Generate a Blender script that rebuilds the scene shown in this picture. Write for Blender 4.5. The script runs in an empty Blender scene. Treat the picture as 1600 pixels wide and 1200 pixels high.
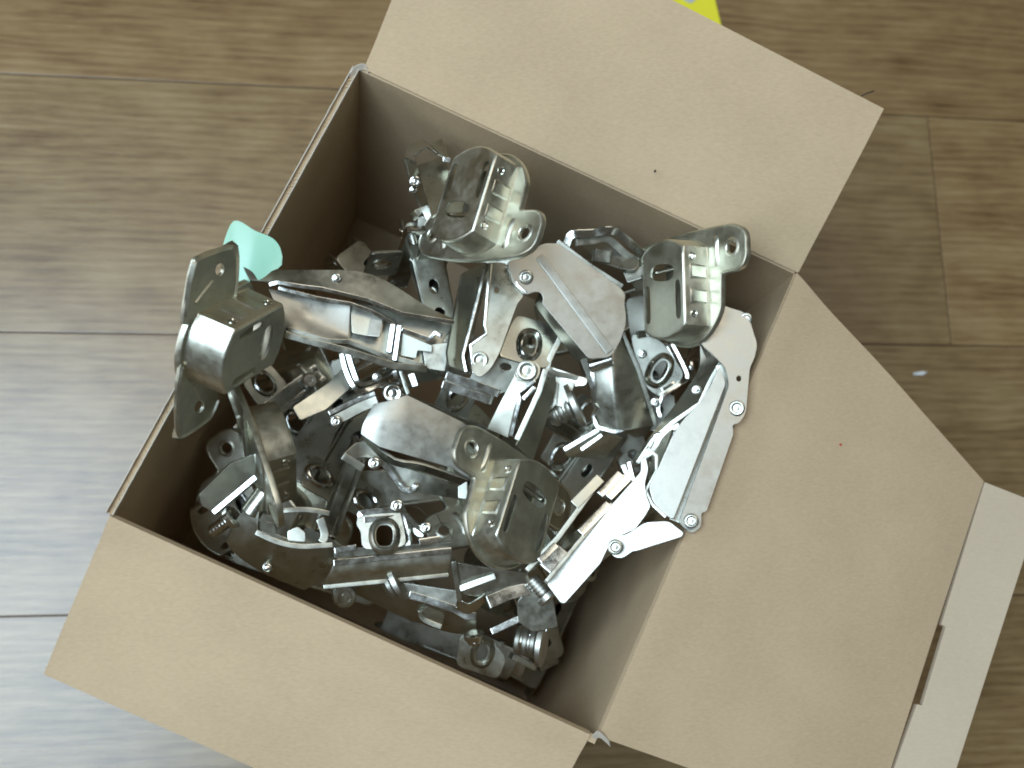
import bpy, bmesh, math, random
from mathutils import Vector as V, Matrix, noise
from mathutils.geometry import tessellate_polygon
random.seed(7)
S = bpy.context.scene
C = S.collection

# ------------------------------------------------------------------ camera
F = 1714.9
HC = 0.573446
RIM = 0.17
def rot(a, b, c):
    return Matrix.Rotation(c, 3, 'Z') @ Matrix.Rotation(b, 3, 'Y') @ Matrix.Rotation(a, 3, 'X')
CM = rot(0.20507, -0.14421, -0.02144)
cam_d = bpy.data.cameras.new('camera')
cam = bpy.data.objects.new('camera', cam_d)
C.objects.link(cam)
cam.matrix_world = Matrix.Translation((0, 0, HC)) @ CM.to_4x4()
cam_d.sensor_width = 36
cam_d.lens = F * 36 / 1600
cam_d.clip_start = 0.01
cam_d.clip_end = 50
cam_d.dof.use_dof = True
cam_d.dof.focus_distance = 0.41
cam_d.dof.aperture_fstop = 10
S.camera = cam
S.view_settings.view_transform = 'Standard'
S.view_settings.look = 'None'
S.view_settings.gamma = 1
S.view_settings.exposure = 0.06
S.cycles.filter_width = 1.9

# ------------------------------------------------------------------ light of the room
w = bpy.data.worlds.new('World'); S.world = w; w.use_nodes = True
bg = w.node_tree.nodes['Background']
bg.inputs[0].default_value = (0.84, 0.82, 0.68, 1)
bg.inputs[1].default_value = 0.10
def area(name, loc, target, sx, sy, power, col):
    l = bpy.data.lights.new(name, 'AREA'); l.shape = 'RECTANGLE'; l.size = sx; l.size_y = sy
    l.energy = power; l.color = col
    o = bpy.data.objects.new(name, l); C.objects.link(o); o.location = loc
    o.rotation_euler = (V(target) - V(loc)).to_track_quat('-Z', 'Y').to_euler()
    return o
area('window_side_light', (-0.61, 0.0, 1.5), (0, 0.05, 0.15), 0.95, 0.74, 28, (0.66, 0.84, 1.0))
area('window_side_light', (-1.5, -0.2, 0.75), (0, 0.0, 0.2), 1.1, 0.8, 7, (0.86, 0.94, 1.0))  # fill lamp added low on the window side to brighten the cup faces
area('ceiling_bounce_fill', (0.45, 0.65, 1.9), (0, 0.0, 0.1), 0.7, 0.7, 6, (1.0, 0.93, 0.80))  # added fill lamp standing in for bounce off the unseen ceiling

# ------------------------------------------------------------------ helpers
CAM0 = V((0, 0, HC))
def ray(x, y):
    return (CM @ V((x - 800, 600 - y, -F))).normalized()
def P(x, y, z):                       # z in mm above the rim of the box
    d = ray(x, y); return CAM0 + d * ((RIM + z / 1000 - HC) / d.z)
def crop(x0, y0, s):
    return lambda p: (x0 + p[0] / s, y0 + p[1] / s) + tuple(p[2:])
FU = crop(0, 0, 1)
Z1 = crop(600, 200, 5.3333); Z2 = crop(260, 340, 3.3333); Z3 = crop(420, 400, 4); Z4 = crop(680, 380, 5)
Z5 = crop(880, 320, 4.285); Z6 = crop(900, 520, 3.3333); Z7 = crop(680, 620, 4.286)
Y1 = crop(300, 600, 4); Y2 = crop(440, 540, 5); Y3 = crop(480, 760, 5.714); Y4 = crop(600, 860, 5)
Y5 = crop(800, 700, 4.617); X6 = crop(740, 460, 4.286); X7 = crop(560, 200, 4.615)

def thing(name, loc, label, cat, group=None):
    o = bpy.data.objects.new(name, None); C.objects.link(o); o.location = loc
    o.empty_display_size = 0.01
    o['label'] = label; o['category'] = cat
    if group: o['group'] = group
    return o
def finish(bm, name, m, par=None, bev=0.0, ang=35, seg=2):
    bmesh.ops.remove_doubles(bm, verts=bm.verts, dist=1e-6)
    bmesh.ops.recalc_face_normals(bm, faces=bm.faces)
    if bev:
        es = [e for e in bm.edges if len(e.link_faces) == 2 and e.calc_face_angle(0) > math.radians(ang)]
        try:
            bmesh.ops.bevel(bm, geom=es, offset=bev / 1000, segments=seg, affect='EDGES', clamp_overlap=True, profile=0.6)
        except Exception:
            pass
    for f in bm.faces: f.smooth = True
    for e in bm.edges:
        if len(e.link_faces) == 2 and e.calc_face_angle(0) > math.radians(40): e.smooth = False
    off = V((0, 0, 0))
    p = par
    while p is not None:
        off += p.location; p = p.parent
    for v in bm.verts: v.co -= off
    me = bpy.data.meshes.new(name); bm.to_mesh(me); bm.free()
    me.materials.append(m)
    o = bpy.data.objects.new(name, me); C.objects.link(o)
    if par: o.parent = par
    if bev:
        wn = o.modifiers.new('normals', 'WEIGHTED_NORMAL'); wn.keep_sharp = True; wn.weight = 80
    return o
def rounded(pts, r, n=4):
    out = []
    N = len(pts)
    for i in range(N):
        p0, p1, p2 = V(pts[i - 1][:2]), V(pts[i][:2]), V(pts[(i + 1) % N][:2])
        a, b = p0 - p1, p2 - p1
        la, lb = a.length, b.length
        if la < 1e-6 or lb < 1e-6: continue
        k = min(r, la * .45, lb * .45)
        s, e = p1 + a / la * k, p1 + b / lb * k
        for j in range(n + 1):
            t = j / n
            out.append((s * (1 - t) ** 2 + p1 * 2 * t * (1 - t) + e * t * t)[:])
    return out
def plane(x, y, z, sx, sy):           # slopes: rise per metre towards +X and +Y
    return (P(x, y, z), V((-sx, -sy, 1)).normalized())
def hit(pl, x, y):
    d = ray(x, y); return CAM0 + d * ((pl[0] - CAM0).dot(pl[1]) / d.dot(pl[1]))
def oval(cx, cy, a, b, ang=0, n=16, sq=1.0):
    t = math.radians(ang); o = []
    for i in range(n):
        u = 2 * math.pi * i / n
        c, s = math.cos(u), math.sin(u)
        x, y = a * math.copysign(abs(c) ** sq, c), b * math.copysign(abs(s) ** sq, s)
        o.append((cx + x * math.cos(t) - y * math.sin(t), cy + x * math.sin(t) + y * math.cos(t)))
    return o
def solid(outer, holes, nrm, th, name, m, par, bev=.25):
    """outline (3-D, planar) with holes, made th metres thick along -nrm"""
    bm = bmesh.new()
    if holes:
        loops = [outer] + holes
        flat = [p for l in loops for p in l]
        tris = tessellate_polygon(loops)
        vt = [bm.verts.new(p) for p in flat]
        vb = [bm.verts.new(p - nrm * th) for p in flat]
        for t in tris:
            try:
                bm.faces.new([vt[i] for i in t]); bm.faces.new([vb[i] for i in reversed(t)])
            except ValueError: pass
        k = 0
        for l in loops:
            n = len(l)
            for i in range(n):
                j = (i + 1) % n
                try: bm.faces.new([vt[k + i], vt[k + j], vb[k + j], vb[k + i]])
                except ValueError: pass
            k += n
    else:
        vt = [bm.verts.new(p) for p in outer]; vb = [bm.verts.new(p - nrm * th) for p in outer]
        bm.faces.new(vt); bm.faces.new(list(reversed(vb)))
        n = len(outer)
        for i in range(n):
            bm.faces.new([vt[i], vt[(i + 1) % n], vb[(i + 1) % n], vb[i]])
    return finish(bm, name, m, par, bev)
def sheet(name, par, pl, pts, cr=FU, th=1.2, holes=(), r=3, m=None, bev=.3):
    outer = [hit(pl, *q) for q in rounded([cr(p) for p in pts], r * .45)]
    hs = [[hit(pl, *cr(p)[:2]) for p in h] for h in holes]
    return solid(outer, hs, pl[1], th / 1000, name, m or METAL, par, bev)
def smooth_path(pts, n=5):
    if len(pts) < 3: return pts
    out = []
    for i in range(len(pts) - 1):
        p0 = pts[max(i - 1, 0)]; p1 = pts[i]; p2 = pts[i + 1]; p3 = pts[min(i + 2, len(pts) - 1)]
        for j in range(n):
            t = j / n
            out.append(.5 * ((2 * p1) + (p2 - p0) * t + (2 * p0 - 5 * p1 + 4 * p2 - p3) * t * t + (3 * p1 - p0 - 3 * p2 + p3) * t ** 3))
    out.append(pts[-1]); return out
def bar(name, par, pts, cr=FU, w=1.2, d=1.2, m=None, smooth=0, bev=.3, down=None):
    """folded strip of metal: follows (x, y, z) points, w mm wide, d mm deep"""
    q = [P(*cr(p)) for p in pts]
    if smooth: q = smooth_path(q, smooth)
    bm = bmesh.new(); prev = None; rows = []
    for i, p in enumerate(q):
        t = (q[min(i + 1, len(q) - 1)] - q[max(i - 1, 0)]).normalized()
        dn = down.normalized() if down else (p - CAM0).normalized()
        if m is SHINY and not down: dn = V((.24, .06, -1)) + V((p.x, p.y, 0)) * 1.6
        dn = (dn - t * dn.dot(t)).normalized()
        s = t.cross(dn).normalized() * (w / 2000); dd = dn * (d / 1000)
        rows.append([bm.verts.new(p + s), bm.verts.new(p - s), bm.verts.new(p - s + dd), bm.verts.new(p + s + dd)])
    for a, b in zip(rows, rows[1:]):
        for i in range(4): bm.faces.new([a[i], a[(i + 1) % 4], b[(i + 1) % 4], b[i]])
    bm.faces.new(rows[0]); bm.faces.new(list(reversed(rows[-1])))
    return finish(bm, name, m or METAL, par, bev)
def loft(name, par, rows, cr=FU, th=1.0, m=None, along=0, across=0, bev=0.2):
    """bent sheet through rows of (x, y, z) points"""
    g = [[P(*cr(p)) for p in r] for r in rows]
    if along: g = [smooth_path(r, along) for r in g]
    if across:
        cols = [smooth_path([r[i] for r in g], across) for i in range(len(g[0]))]
        g = [[c[j] for c in cols] for j in range(len(cols[0]))]
    R_, N = len(g), len(g[0])
    def nrm(i, j):
        a = g[min(i + 1, R_ - 1)][j] - g[max(i - 1, 0)][j]; b = g[i][min(j + 1, N - 1)] - g[i][max(j - 1, 0)]
        n = a.cross(b).normalized()
        if n.dot(CAM0 - g[i][j]) < 0: n = -n
        return n
    bm = bmesh.new()
    T = [[bm.verts.new(g[i][j]) for j in range(N)] for i in range(R_)]
    B = [[bm.verts.new(g[i][j] - nrm(i, j) * th / 1000) for j in range(N)] for i in range(R_)]
    for i in range(R_ - 1):
        for j in range(N - 1):
            bm.faces.new([T[i][j], T[i][j + 1], T[i + 1][j + 1], T[i + 1][j]])
            bm.faces.new([B[i][j], B[i + 1][j], B[i + 1][j + 1], B[i][j + 1]])
    for i in range(R_ - 1):
        for j in (0, N - 1): bm.faces.new([T[i][j], T[i + 1][j], B[i + 1][j], B[i][j]])
    for j in range(N - 1):
        for i in (0, R_ - 1): bm.faces.new([T[i][j], T[i][j + 1], B[i][j + 1], B[i][j]])
    return finish(bm, name, m or METAL, par, bev, ang=60)
def lathe(name, par, o, axis, prof, m=None, n=20, sx=1.0, seam=None):
    """turned piece: prof = [(radius mm, height mm)] from o along axis"""
    ax = axis.normalized(); u = ax.orthogonal().normalized()
    if seam: u = (seam - ax * seam.dot(ax)).normalized()
    v = ax.cross(u)
    bm = bmesh.new(); rows = []
    for r, h in prof:
        rows.append([bm.verts.new(o + ax * h / 1000 + (u * math.cos(2 * math.pi * k / n) * sx + v * math.sin(2 * math.pi * k / n)) * r / 1000) for k in range(n)])
    for a, b in zip(rows, rows[1:]):
        for k in range(n): bm.faces.new([a[k], a[(k + 1) % n], b[(k + 1) % n], b[k]])
    bm.faces.new(rows[0]); bm.faces.new(rows[-1])
    return finish(bm, name, m or METAL, par)
def rivet(par, x, y, z, r=2.7, cr=FU, nrm=None, m=None):
    x, y = cr((x, y)); p = P(x, y, z); n = nrm or (CAM0 - p).normalized()
    return lathe('rivet', par, p, n, [(r * 1.15, -1.2), (r * 1.15, 0.05), (r, .2 * r ** .5), (r * .8, .22 * r ** .5), (r * .62, .02), (r * .45, .02), (r * .25, .15), (.01, .17)], m)
def screw(par, a, b, r=3.2, cr=FU, head=4.2, m=None):
    a, b = P(*cr(a)), P(*cr(b)); ax = b - a; L = ax.length * 1000
    prof = [(head * .5, 0), (head * .75, 0.01), (head, .5), (head, 2.4), (head * .8, 2.9), (r * .8, 3)]
    h = 3.2
    if r >= 4.5:
        while h < L - 1: prof += [(r * .85, h), (r, h + .6), (r * .97, h + 2.0), (r * .85, h + 2.6)]; h += 3.1
    while h < L - .8:
        prof += [(r * .93, h), (r, h + .5), (r, h + .9), (r * .93, h + 1.4)]; h += 1.5
    prof += [(r * .7, L), (.01, L + .1)]
    return lathe('screw', par, a, ax, prof, m, n=18)
def collar(name, par, pl, cx, cy, a, b, ang, cr=FU, w=1.3, h=1.2, m=None, sq=.8):
    """raised lip around an oval hole"""
    bm = bmesh.new(); n = 24
    pts = oval(cx, cy, a, b, ang, n, sq)
    c = hit(pl, *cr((cx, cy))); nn = pl[1]
    q = [hit(pl, *cr(p)) for p in pts]
    rows = []
    for p in q:
        o = (p - c).normalized()
        rows.append([bm.verts.new(p + o * w / 1000 * 1.1 - nn * .0004), bm.verts.new(p + o * w / 1000 * .75 + nn * h * .0006), bm.verts.new(p + o * w / 1000 * .3 + nn * h / 1000),
                     bm.verts.new(p + nn * h * .0007), bm.verts.new(p - nn * .002)])
    for i in range(n):
        A_, B_ = rows[i], rows[(i + 1) % n]
        for k in range(4): bm.faces.new([A_[k], A_[k + 1], B_[k + 1], B_[k]])
    return finish(bm, name, m or METAL, par)

# ------------------------------------------------------------------ materials
def mat(name):
    m = bpy.data.materials.new(name); m.use_nodes = True
    nt = m.node_tree; b = nt.nodes['Principled BSDF']
    return m, nt, b
def N(nt, t, **k):
    n = nt.nodes.new(t)
    for a, v in k.items():
        if a.startswith('i_'): n.inputs[a[2:]].default_value = v
        else: setattr(n, a, v)
    return n
def ramp(nt, stops):
    r = nt.nodes.new('ShaderNodeValToRGB'); e = r.color_ramp.elements
    while len(e) < len(stops): e.new(.5)
    for el, (p, c) in zip(e, stops): el.position = p; el.color = (*c, 1)
    return r
def make_metal(name, base, rough, bump=.06):
    m, nt, b = mat(name); L = nt.links.new
    tc = N(nt, 'ShaderNodeNewGeometry')
    n1 = N(nt, 'ShaderNodeTexNoise'); n1.inputs['Scale'].default_value = 90; n1.inputs['Detail'].default_value = 4
    n2 = N(nt, 'ShaderNodeTexNoise'); n2.inputs['Scale'].default_value = 1400; n2.inputs['Detail'].default_value = 2
    n3 = N(nt, 'ShaderNodeTexNoise'); n3.inputs['Scale'].default_value = 320; n3.inputs['Detail'].default_value = 5; n3.inputs['Roughness'].default_value = .65
    for n in (n1, n2, n3): L(tc.outputs['Position'], n.inputs['Vector'])
    r = ramp(nt, [(.36, tuple(c * .78 for c in base)), (.62, base)])
    mm = N(nt, 'ShaderNodeMath', operation='MULTIPLY_ADD'); mm.inputs[1].default_value = .5; mh = N(nt, 'ShaderNodeMath', operation='MULTIPLY'); mh.inputs[1].default_value = .5
    L(n1.outputs['Fac'], mh.inputs[0]); L(n3.outputs['Fac'], mm.inputs[0]); L(mh.outputs[0], mm.inputs[2])
    L(mm.outputs[0], r.inputs['Fac']); L(r.outputs[0], b.inputs['Base Color'])
    mr = N(nt, 'ShaderNodeMapRange'); mr.inputs[1].default_value = .35; mr.inputs[2].default_value = .65; mr.inputs[3].default_value = rough - .08; mr.inputs[4].default_value = rough + .12
    L(mm.outputs[0], mr.inputs[0]); L(mr.outputs[0], b.inputs['Roughness'])
    bp = N(nt, 'ShaderNodeBump'); bp.inputs['Strength'].default_value = bump; bp.inputs['Distance'].default_value = .0004
    ad = N(nt, 'ShaderNodeMath', operation='ADD'); ml = N(nt, 'ShaderNodeMath', operation='MULTIPLY'); ml.inputs[1].default_value = .25
    L(n2.outputs['Fac'], ml.inputs[0]); L(ml.outputs[0], ad.inputs[0]); L(n1.outputs['Fac'], ad.inputs[1])
    L(ad.outputs[0], bp.inputs['Height']); L(bp.outputs[0], b.inputs['Normal'])
    b.inputs['Metallic'].default_value = 1
    return m
METAL = make_metal('nickel_plated_steel', (.51, .505, .43), .33, .06)
SHINY = make_metal('polished_nickel', (.68, .68, .63), .16, .06)
SATIN = make_metal('satin_nickel', (.50, .485, .425), .42, .1)

CUPM = make_metal('satin_nickel_lit', (.68, .67, .56), .36, .08)  # satin nickel with reflected room light put into a lighter base colour
def make_card(name, base, dark):
    m, nt, b = mat(name); L = nt.links.new
    g = N(nt, 'ShaderNodeNewGeometry')
    n1 = N(nt, 'ShaderNodeTexNoise'); n1.inputs['Scale'].default_value = 22; n1.inputs['Detail'].default_value = 5
    n2 = N(nt, 'ShaderNodeTexNoise'); n2.inputs['Scale'].default_value = 480; n2.inputs['Detail'].default_value = 3
    mp = N(nt, 'ShaderNodeMapping'); mp.inputs['Scale'].default_value = (1, 3, 1); mp.inputs['Rotation'].default_value = (0, 0, .43)
    L(g.outputs['Position'], mp.inputs['Vector']); L(g.outputs['Position'], n1.inputs['Vector']); L(mp.outputs[0], n2.inputs['Vector'])
    mx = N(nt, 'ShaderNodeMath', operation='MULTIPLY_ADD'); mx.inputs[1].default_value = .45
    L(n2.outputs['Fac'], mx.inputs[0])
    m2 = N(nt, 'ShaderNodeMath', operation='MULTIPLY'); m2.inputs[1].default_value = .55
    L(n1.outputs['Fac'], m2.inputs[0]); L(m2.outputs[0], mx.inputs[2])
    r = ramp(nt, [(.33, dark), (.66, base)]); L(mx.outputs[0], r.inputs['Fac']); L(r.outputs[0], b.inputs['Base Color'])
    b.inputs['Roughness'].default_value = .85
    b.inputs['Specular IOR Level'].default_value = .25
    bp = N(nt, 'ShaderNodeBump'); bp.inputs['Strength'].default_value = .12; bp.inputs['Distance'].default_value = .0006
    L(mx.outputs[0], bp.inputs['Height']); L(bp.outputs[0], b.inputs['Normal'])
    return m
CARD = make_card('kraft_cardboard', (.52, .385, .243), (.43, .315, .195))
CARDL = make_card('torn_cardboard_edge', (.56, .50, .42), (.42, .36, .28))
TUCK = make_card('lit_kraft_cardboard', (.53, .43, .31), (.47, .375, .265))  # same kraft board, lighter colour painted in for the tilted, better lit tuck

def make_wood(name, seed, hue=0.0, val=1.0):
    m, nt, b = mat(name); L = nt.links.new
    g = N(nt, 'ShaderNodeNewGeometry')
    mp = N(nt, 'ShaderNodeMapping'); mp.inputs['Scale'].default_value = (1, 7, 1); mp.inputs['Location'].default_value = (seed * 1.7, seed * 3.1, 0)
    L(g.outputs['Position'], mp.inputs['Vector'])
    big = N(nt, 'ShaderNodeTexNoise'); big.inputs['Scale'].default_value = 7; big.inputs['Detail'].default_value = 5; big.inputs['Distortion'].default_value = .9
    L(mp.outputs[0], big.inputs['Vector'])
    mp2 = N(nt, 'ShaderNodeMapping'); mp2.inputs['Scale'].default_value = (1, 13, 1); mp2.inputs['Location'].default_value = (seed, seed * 2, 0)
    L(g.outputs['Position'], mp2.inputs['Vector'])
    fine = N(nt, 'ShaderNodeTexNoise'); fine.inputs['Scale'].default_value = 38; fine.inputs['Detail'].default_value = 8; fine.inputs['Roughness'].default_value = .72
    L(mp2.outputs[0], fine.inputs['Vector'])
    mp3 = N(nt, 'ShaderNodeMapping'); mp3.inputs['Scale'].default_value = (1, 1.6, 1); mp3.inputs['Location'].default_value = (seed * .4, 0, 0)
    L(g.outputs['Position'], mp3.inputs['Vector'])
    pat = N(nt, 'ShaderNodeTexNoise'); pat.inputs['Scale'].default_value = 30; pat.inputs['Detail'].default_value = 4
    L(mp3.outputs[0], pat.inputs['Vector'])
    wv = N(nt, 'ShaderNodeTexWave'); wv.bands_direction = 'Y'; wv.inputs['Scale'].default_value = 60; wv.inputs['Distortion'].default_value = 11
    wv.inputs['Detail'].default_value = 3; wv.inputs['Detail Scale'].default_value = .5
    mp4 = N(nt, 'ShaderNodeMapping'); mp4.inputs['Scale'].default_value = (.22, 1, 1); mp4.inputs['Location'].default_value = (seed, 0, 0)
    L(g.outputs['Position'], mp4.inputs['Vector']); L(mp4.outputs[0], wv.inputs['Vector'])
    def mul(a, k, add=None):
        n = N(nt, 'ShaderNodeMath', operation='MULTIPLY_ADD'); n.inputs[1].default_value = k; L(a, n.inputs[0])
        if add is None: n.inputs[2].default_value = 0
        else: L(add, n.inputs[2])
        return n.outputs[0]
    s = mul(big.outputs['Fac'], .22); s = mul(fine.outputs['Fac'], .44, s); s = mul(pat.outputs['Fac'], .28, s); s = mul(wv.outputs['Fac'], .06, s)
    c = lambda r_, g_, b_: (r_ * val * (1 + hue), g_ * val, b_ * val * (1 - hue))
    r = ramp(nt, [(.30, c(.065, .030, .010)), (.40, c(.160, .090, .034)), (.49, c(.235, .145, .060)), (.58, c(.295, .195, .088)), (.74, c(.39, .28, .155))])
    L(s, r.inputs['Fac']); L(r.outputs[0], b.inputs['Base Color'])
    b.inputs['Roughness'].default_value = .34
    b.inputs['Specular IOR Level'].default_value = .35
    b.inputs['Coat Weight'].default_value = .8; b.inputs['Coat Roughness'].default_value = .27
    rr = N(nt, 'ShaderNodeMapRange'); rr.inputs[3].default_value = .42; rr.inputs[4].default_value = .30
    L(fine.outputs['Fac'], rr.inputs[0]); L(rr.outputs[0], b.inputs['Roughness'])
    bp = N(nt, 'ShaderNodeBump'); bp.inputs['Strength'].default_value = .25; bp.inputs['Distance'].default_value = .0008
    L(fine.outputs['Fac'], bp.inputs['Height']); L(bp.outputs[0], b.inputs['Normal'])
    return m
def plain(name, col, rough=.6, metal=0, **k):
    m, nt, b = mat(name); b.inputs['Base Color'].default_value = (*col, 1); b.inputs['Roughness'].default_value = rough
    b.inputs['Metallic'].default_value = metal
    for a, v in k.items(): b.inputs[a.replace('_', ' ')].default_value = v
    return m
GROOVE = plain('dark_floor_joint', (.07, .035, .022), .5)

# ------------------------------------------------------------------ floor of planks
def box_bm(bm, x0, x1, y0, y1, z0, z1):
    vs = [bm.verts.new(p) for p in ((x0, y0, z0), (x1, y0, z0), (x1, y1, z0), (x0, y1, z0), (x0, y0, z1), (x1, y0, z1), (x1, y1, z1), (x0, y1, z1))]
    for f in ((3, 2, 1, 0), (4, 5, 6, 7), (0, 1, 5, 4), (1, 2, 6, 5), (2, 3, 7, 6), (3, 0, 4, 7)): bm.faces.new([vs[i] for i in f])
def fl(x, y): return P(x, y, -170)
bm = bmesh.new(); box_bm(bm, -3, 3, -3, 3, -.01, -.0012)
floor = finish(bm, 'floor', GROOVE); floor['kind'] = 'structure'
ya = fl(265, 127).y; yb = fl(800, 527).y; yc = fl(75, 962).y
pw = (ya - yc) / 2; jx = (fl(1450, 187).x + fl(1487, 538).x) / 2
rows_ = {0: [(-2.2, -.75), (-.75, .47), (.47, 1.9)], 1: [(-2.2, -.85), (-.85, jx), (jx, 1.9)], 2: [(-2.2, -.5), (-.5, .62), (.62, 1.9)]}
k = 0
woods = [make_wood('oak_laminate', 3.1, .0, 1.0), make_wood('oak_laminate_grey', 7.7, -.04, .95), make_wood('oak_laminate_warm', 12.3, .03, .93), make_wood('oak_laminate_dark', 17.9, .02, .9)]
g_ = .0003
for r in range(-5, 7):

    y1 = ya + pw * (1 - r) ; y0 = y1 - pw
    segs = rows_.get(r) or [(-2.2 + .37 * (r % 3), -.9 + .37 * (r % 3)), (-.9 + .37 * (r % 3), .42 + .37 * (r % 3)), (.42 + .37 * (r % 3), 1.9)]
    for (x0, x1) in segs:
        bm = bmesh.new(); box_bm(bm, x0 + g_, x1 - g_, y0 + g_, y1 - g_, -.008, 0)
        if r == 0: wm = woods[3]
        elif r == 1: wm = woods[0] if x0 >= jx - .01 else woods[1]
        elif r == 2: wm = woods[1]
        else: wm = woods[k % 4]
        finish(bm, 'plank', wm, floor, .5); k += 1

# ------------------------------------------------------------------ the cardboard box
A = P(562, 110, 0); B = P(1241, 428, 0); Cc = P(934, 1150, 0); D = P(178, 806, 0)
cen = (A + B + Cc + D) / 4
box = thing('cardboard_box', V((cen.x, cen.y, 0)), 'open brown cardboard box full of metal hinges on the wood floor', 'box')
TH = .003
def outw(p, q):
    e = (q - p).normalized(); o = e.cross(V((0, 0, 1)))
    return o if o.dot((p + q) / 2 - cen) > 0 else -o
def wall(p, q, name='wall', top=0.0):
    """wall whose inner top edge runs p-q, with slight sag and bulge"""
    o = outw(p, q); n = 12; h = 8
    bm = bmesh.new(); I = []; O = []
    for j in range(h + 1):
        z = (RIM + top) * (1 - j / h) + .0035 * (j / h)
        ri, ro = [], []
        for i in range(n + 1):
            t = i / n; b = .0022 * math.sin(math.pi * t) * math.sin(math.pi * min(1, j / h + .15))
            b += .0006 * noise.noise(V((i * .6, j * .7, p.x * 40))) * (0 if i in (0, n) else 1)
            if j == 0: b *= .15
            c = p.lerp(q, t); c.z = z
            ri.append(bm.verts.new(c + o * b)); ro.append(bm.verts.new(c + o * (b + TH)))
        I.append(ri); O.append(ro)
    for G in (I, O):
        for j in range(h):
            for i in range(n): bm.faces.new([G[j][i], G[j][i + 1], G[j + 1][i + 1], G[j + 1][i]])
    for i in range(n):
        bm.faces.new([I[0][i], I[0][i + 1], O[0][i + 1], O[0][i]]); bm.faces.new([I[h][i], I[h][i + 1], O[h][i + 1], O[h][i]])
    for i in (0, n):
        for j in range(h): bm.faces.new([I[j][i], I[j + 1][i], O[j + 1][i], O[j][i]])
    return finish(bm, name, CARD, box)
wall(A, B); wall(B, Cc); wall(Cc, D)
wl = wall(D, A, top=-.0006)
bm = bmesh.new()
vs = [bm.verts.new(V((p.x, p.y, .0034))) for p in (A, B, Cc, D)] + [bm.verts.new(V((p.x, p.y, .0004))) for p in (A, B, Cc, D)]
bm.faces.new(vs[:4]); bm.faces.new(vs[7:3:-1])
for i in range(4): bm.faces.new([vs[i], vs[(i + 1) % 4], vs[4 + (i + 1) % 4], vs[4 + i]])
finish(bm, 'bottom', CARD, box)
# raw corrugated edge of the left wall: two liners and the fluting between them
o = outw(D, A); e = (A - D)
def ribbon(name, path, hgt, th, m, par):
    bm = bmesh.new(); rows = []
    for i, p in enumerate(path):
        t = (path[min(i + 1, len(path) - 1)] - path[max(i - 1, 0)]).normalized(); s = t.cross(V((0, 0, 1))).normalized() * th / 2
        rows.append([bm.verts.new(p + s), bm.verts.new(p - s), bm.verts.new(p - s - V((0, 0, hgt))), bm.verts.new(p + s - V((0, 0, hgt)))])
    for a, b in zip(rows, rows[1:]):
        for i in range(4): bm.faces.new([a[i], a[(i + 1) % 4], b[(i + 1) % 4], b[i]])
    bm.faces.new(rows[0]); bm.faces.new(rows[-1])
    return finish(bm, name, m, par)
base = [D + e * (i / 400) for i in range(401)]
up = V((0, 0, .0012))
jit = lambda i, s: V((0, 0, .0006 * noise.noise(V((i * .11, s, 0))))) 
ribbon('inner_liner', [p + up + o * .0003 + jit(i, 1) for i, p in enumerate(base)], .002, .0004, CARDL, wl)
ribbon('outer_liner', [p + up + o * .0028 + jit(i, 5) for i, p in enumerate(base)], .002, .0004, CARDL, wl)
ribbon('fluting', [p + up * .7 + o * (.00155 + .0010 * math.sin(i * .98 + 1.5 * noise.noise(V((i * .05, 0, 3))))) - V((0, 0, .0011 + .0008 * noise.noise(V((i * .04, 9, 0))))) for i, p in enumerate(base)], .002, .0003, CARD, wl)

def flap(name, pts, nd, th=.003, m=None, bend=.0, par=None, over=None, slotpts=None):
    """pts: inner edge p0,p1 (on the rim) and outer edge p2,p3; a grid with a soft rounded crease"""
    p0, p1, p2, p3 = pts; n, k_ = 16, 14
    bm = bmesh.new(); T, Bt = [], []
    nn = (p1 - p0).cross(p3 - p0).normalized()
    if nn.z < 0: nn = -nn
    for j in range(k_ + 1):
        v = (j / k_) ** 1.3
        rt, rb = [], []
        for i in range(n + 1):
            u = i / n
            c = p0.lerp(p1, u).lerp(p3.lerp(p2, u), v)
            c = c + nn * (bend * math.sin(math.pi * v) + .0007 * noise.noise(V((u * 3, v * 3, bend * 99 + 2))) * min(1, v * 4))
            # board rolls over the crease instead of breaking sharply
            c = c + V((0, 0, .0014)) * math.exp(-((v - .02) / .085) ** 2)
            rt.append(bm.verts.new(c)); rb.append(bm.verts.new(c - nn * th))
        T.append(rt); Bt.append(rb)
    for G in (T, Bt):
        for j in range(k_):
            for i in range(n): bm.faces.new([G[j][i], G[j][i + 1], G[j + 1][i + 1], G[j + 1][i]])
    for i in range(n):
        for j in (0, k_): bm.faces.new([T[j][i], T[j][i + 1], Bt[j][i + 1], Bt[j][i]])
    for i in (0, n):
        for j in range(k_): bm.faces.new([T[j][i], T[j + 1][i], Bt[j + 1][i], Bt[j][i]])
    return finish(bm, name, m or CARD, par or box)
def tilt(p, q, deg, L, ins0=0, ins1=0):
    o = outw(p, q); e = (q - p).normalized(); d = o * math.cos(math.radians(deg)) - V((0, 0, 1)) * math.sin(math.radians(deg))
    return [p + o * .0006, q + o * .0006, q + d * L - e * ins1, p + d * L + e * ins0]
e1 = (B - A).normalized()
tf = tilt(A + e1 * .0015, B + e1 * .0010, -27.5, .0715, 0, 0); tf[3] = tf[3] + (tf[3] - tf[0]).normalized() * .005
flap('flap', tf, 0, bend=.0015)
e3 = (D - Cc).normalized()
flap('flap', tilt(Cc + e3 * .003, D + e3 * .001, 23, .066), 0, bend=.001)
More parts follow.
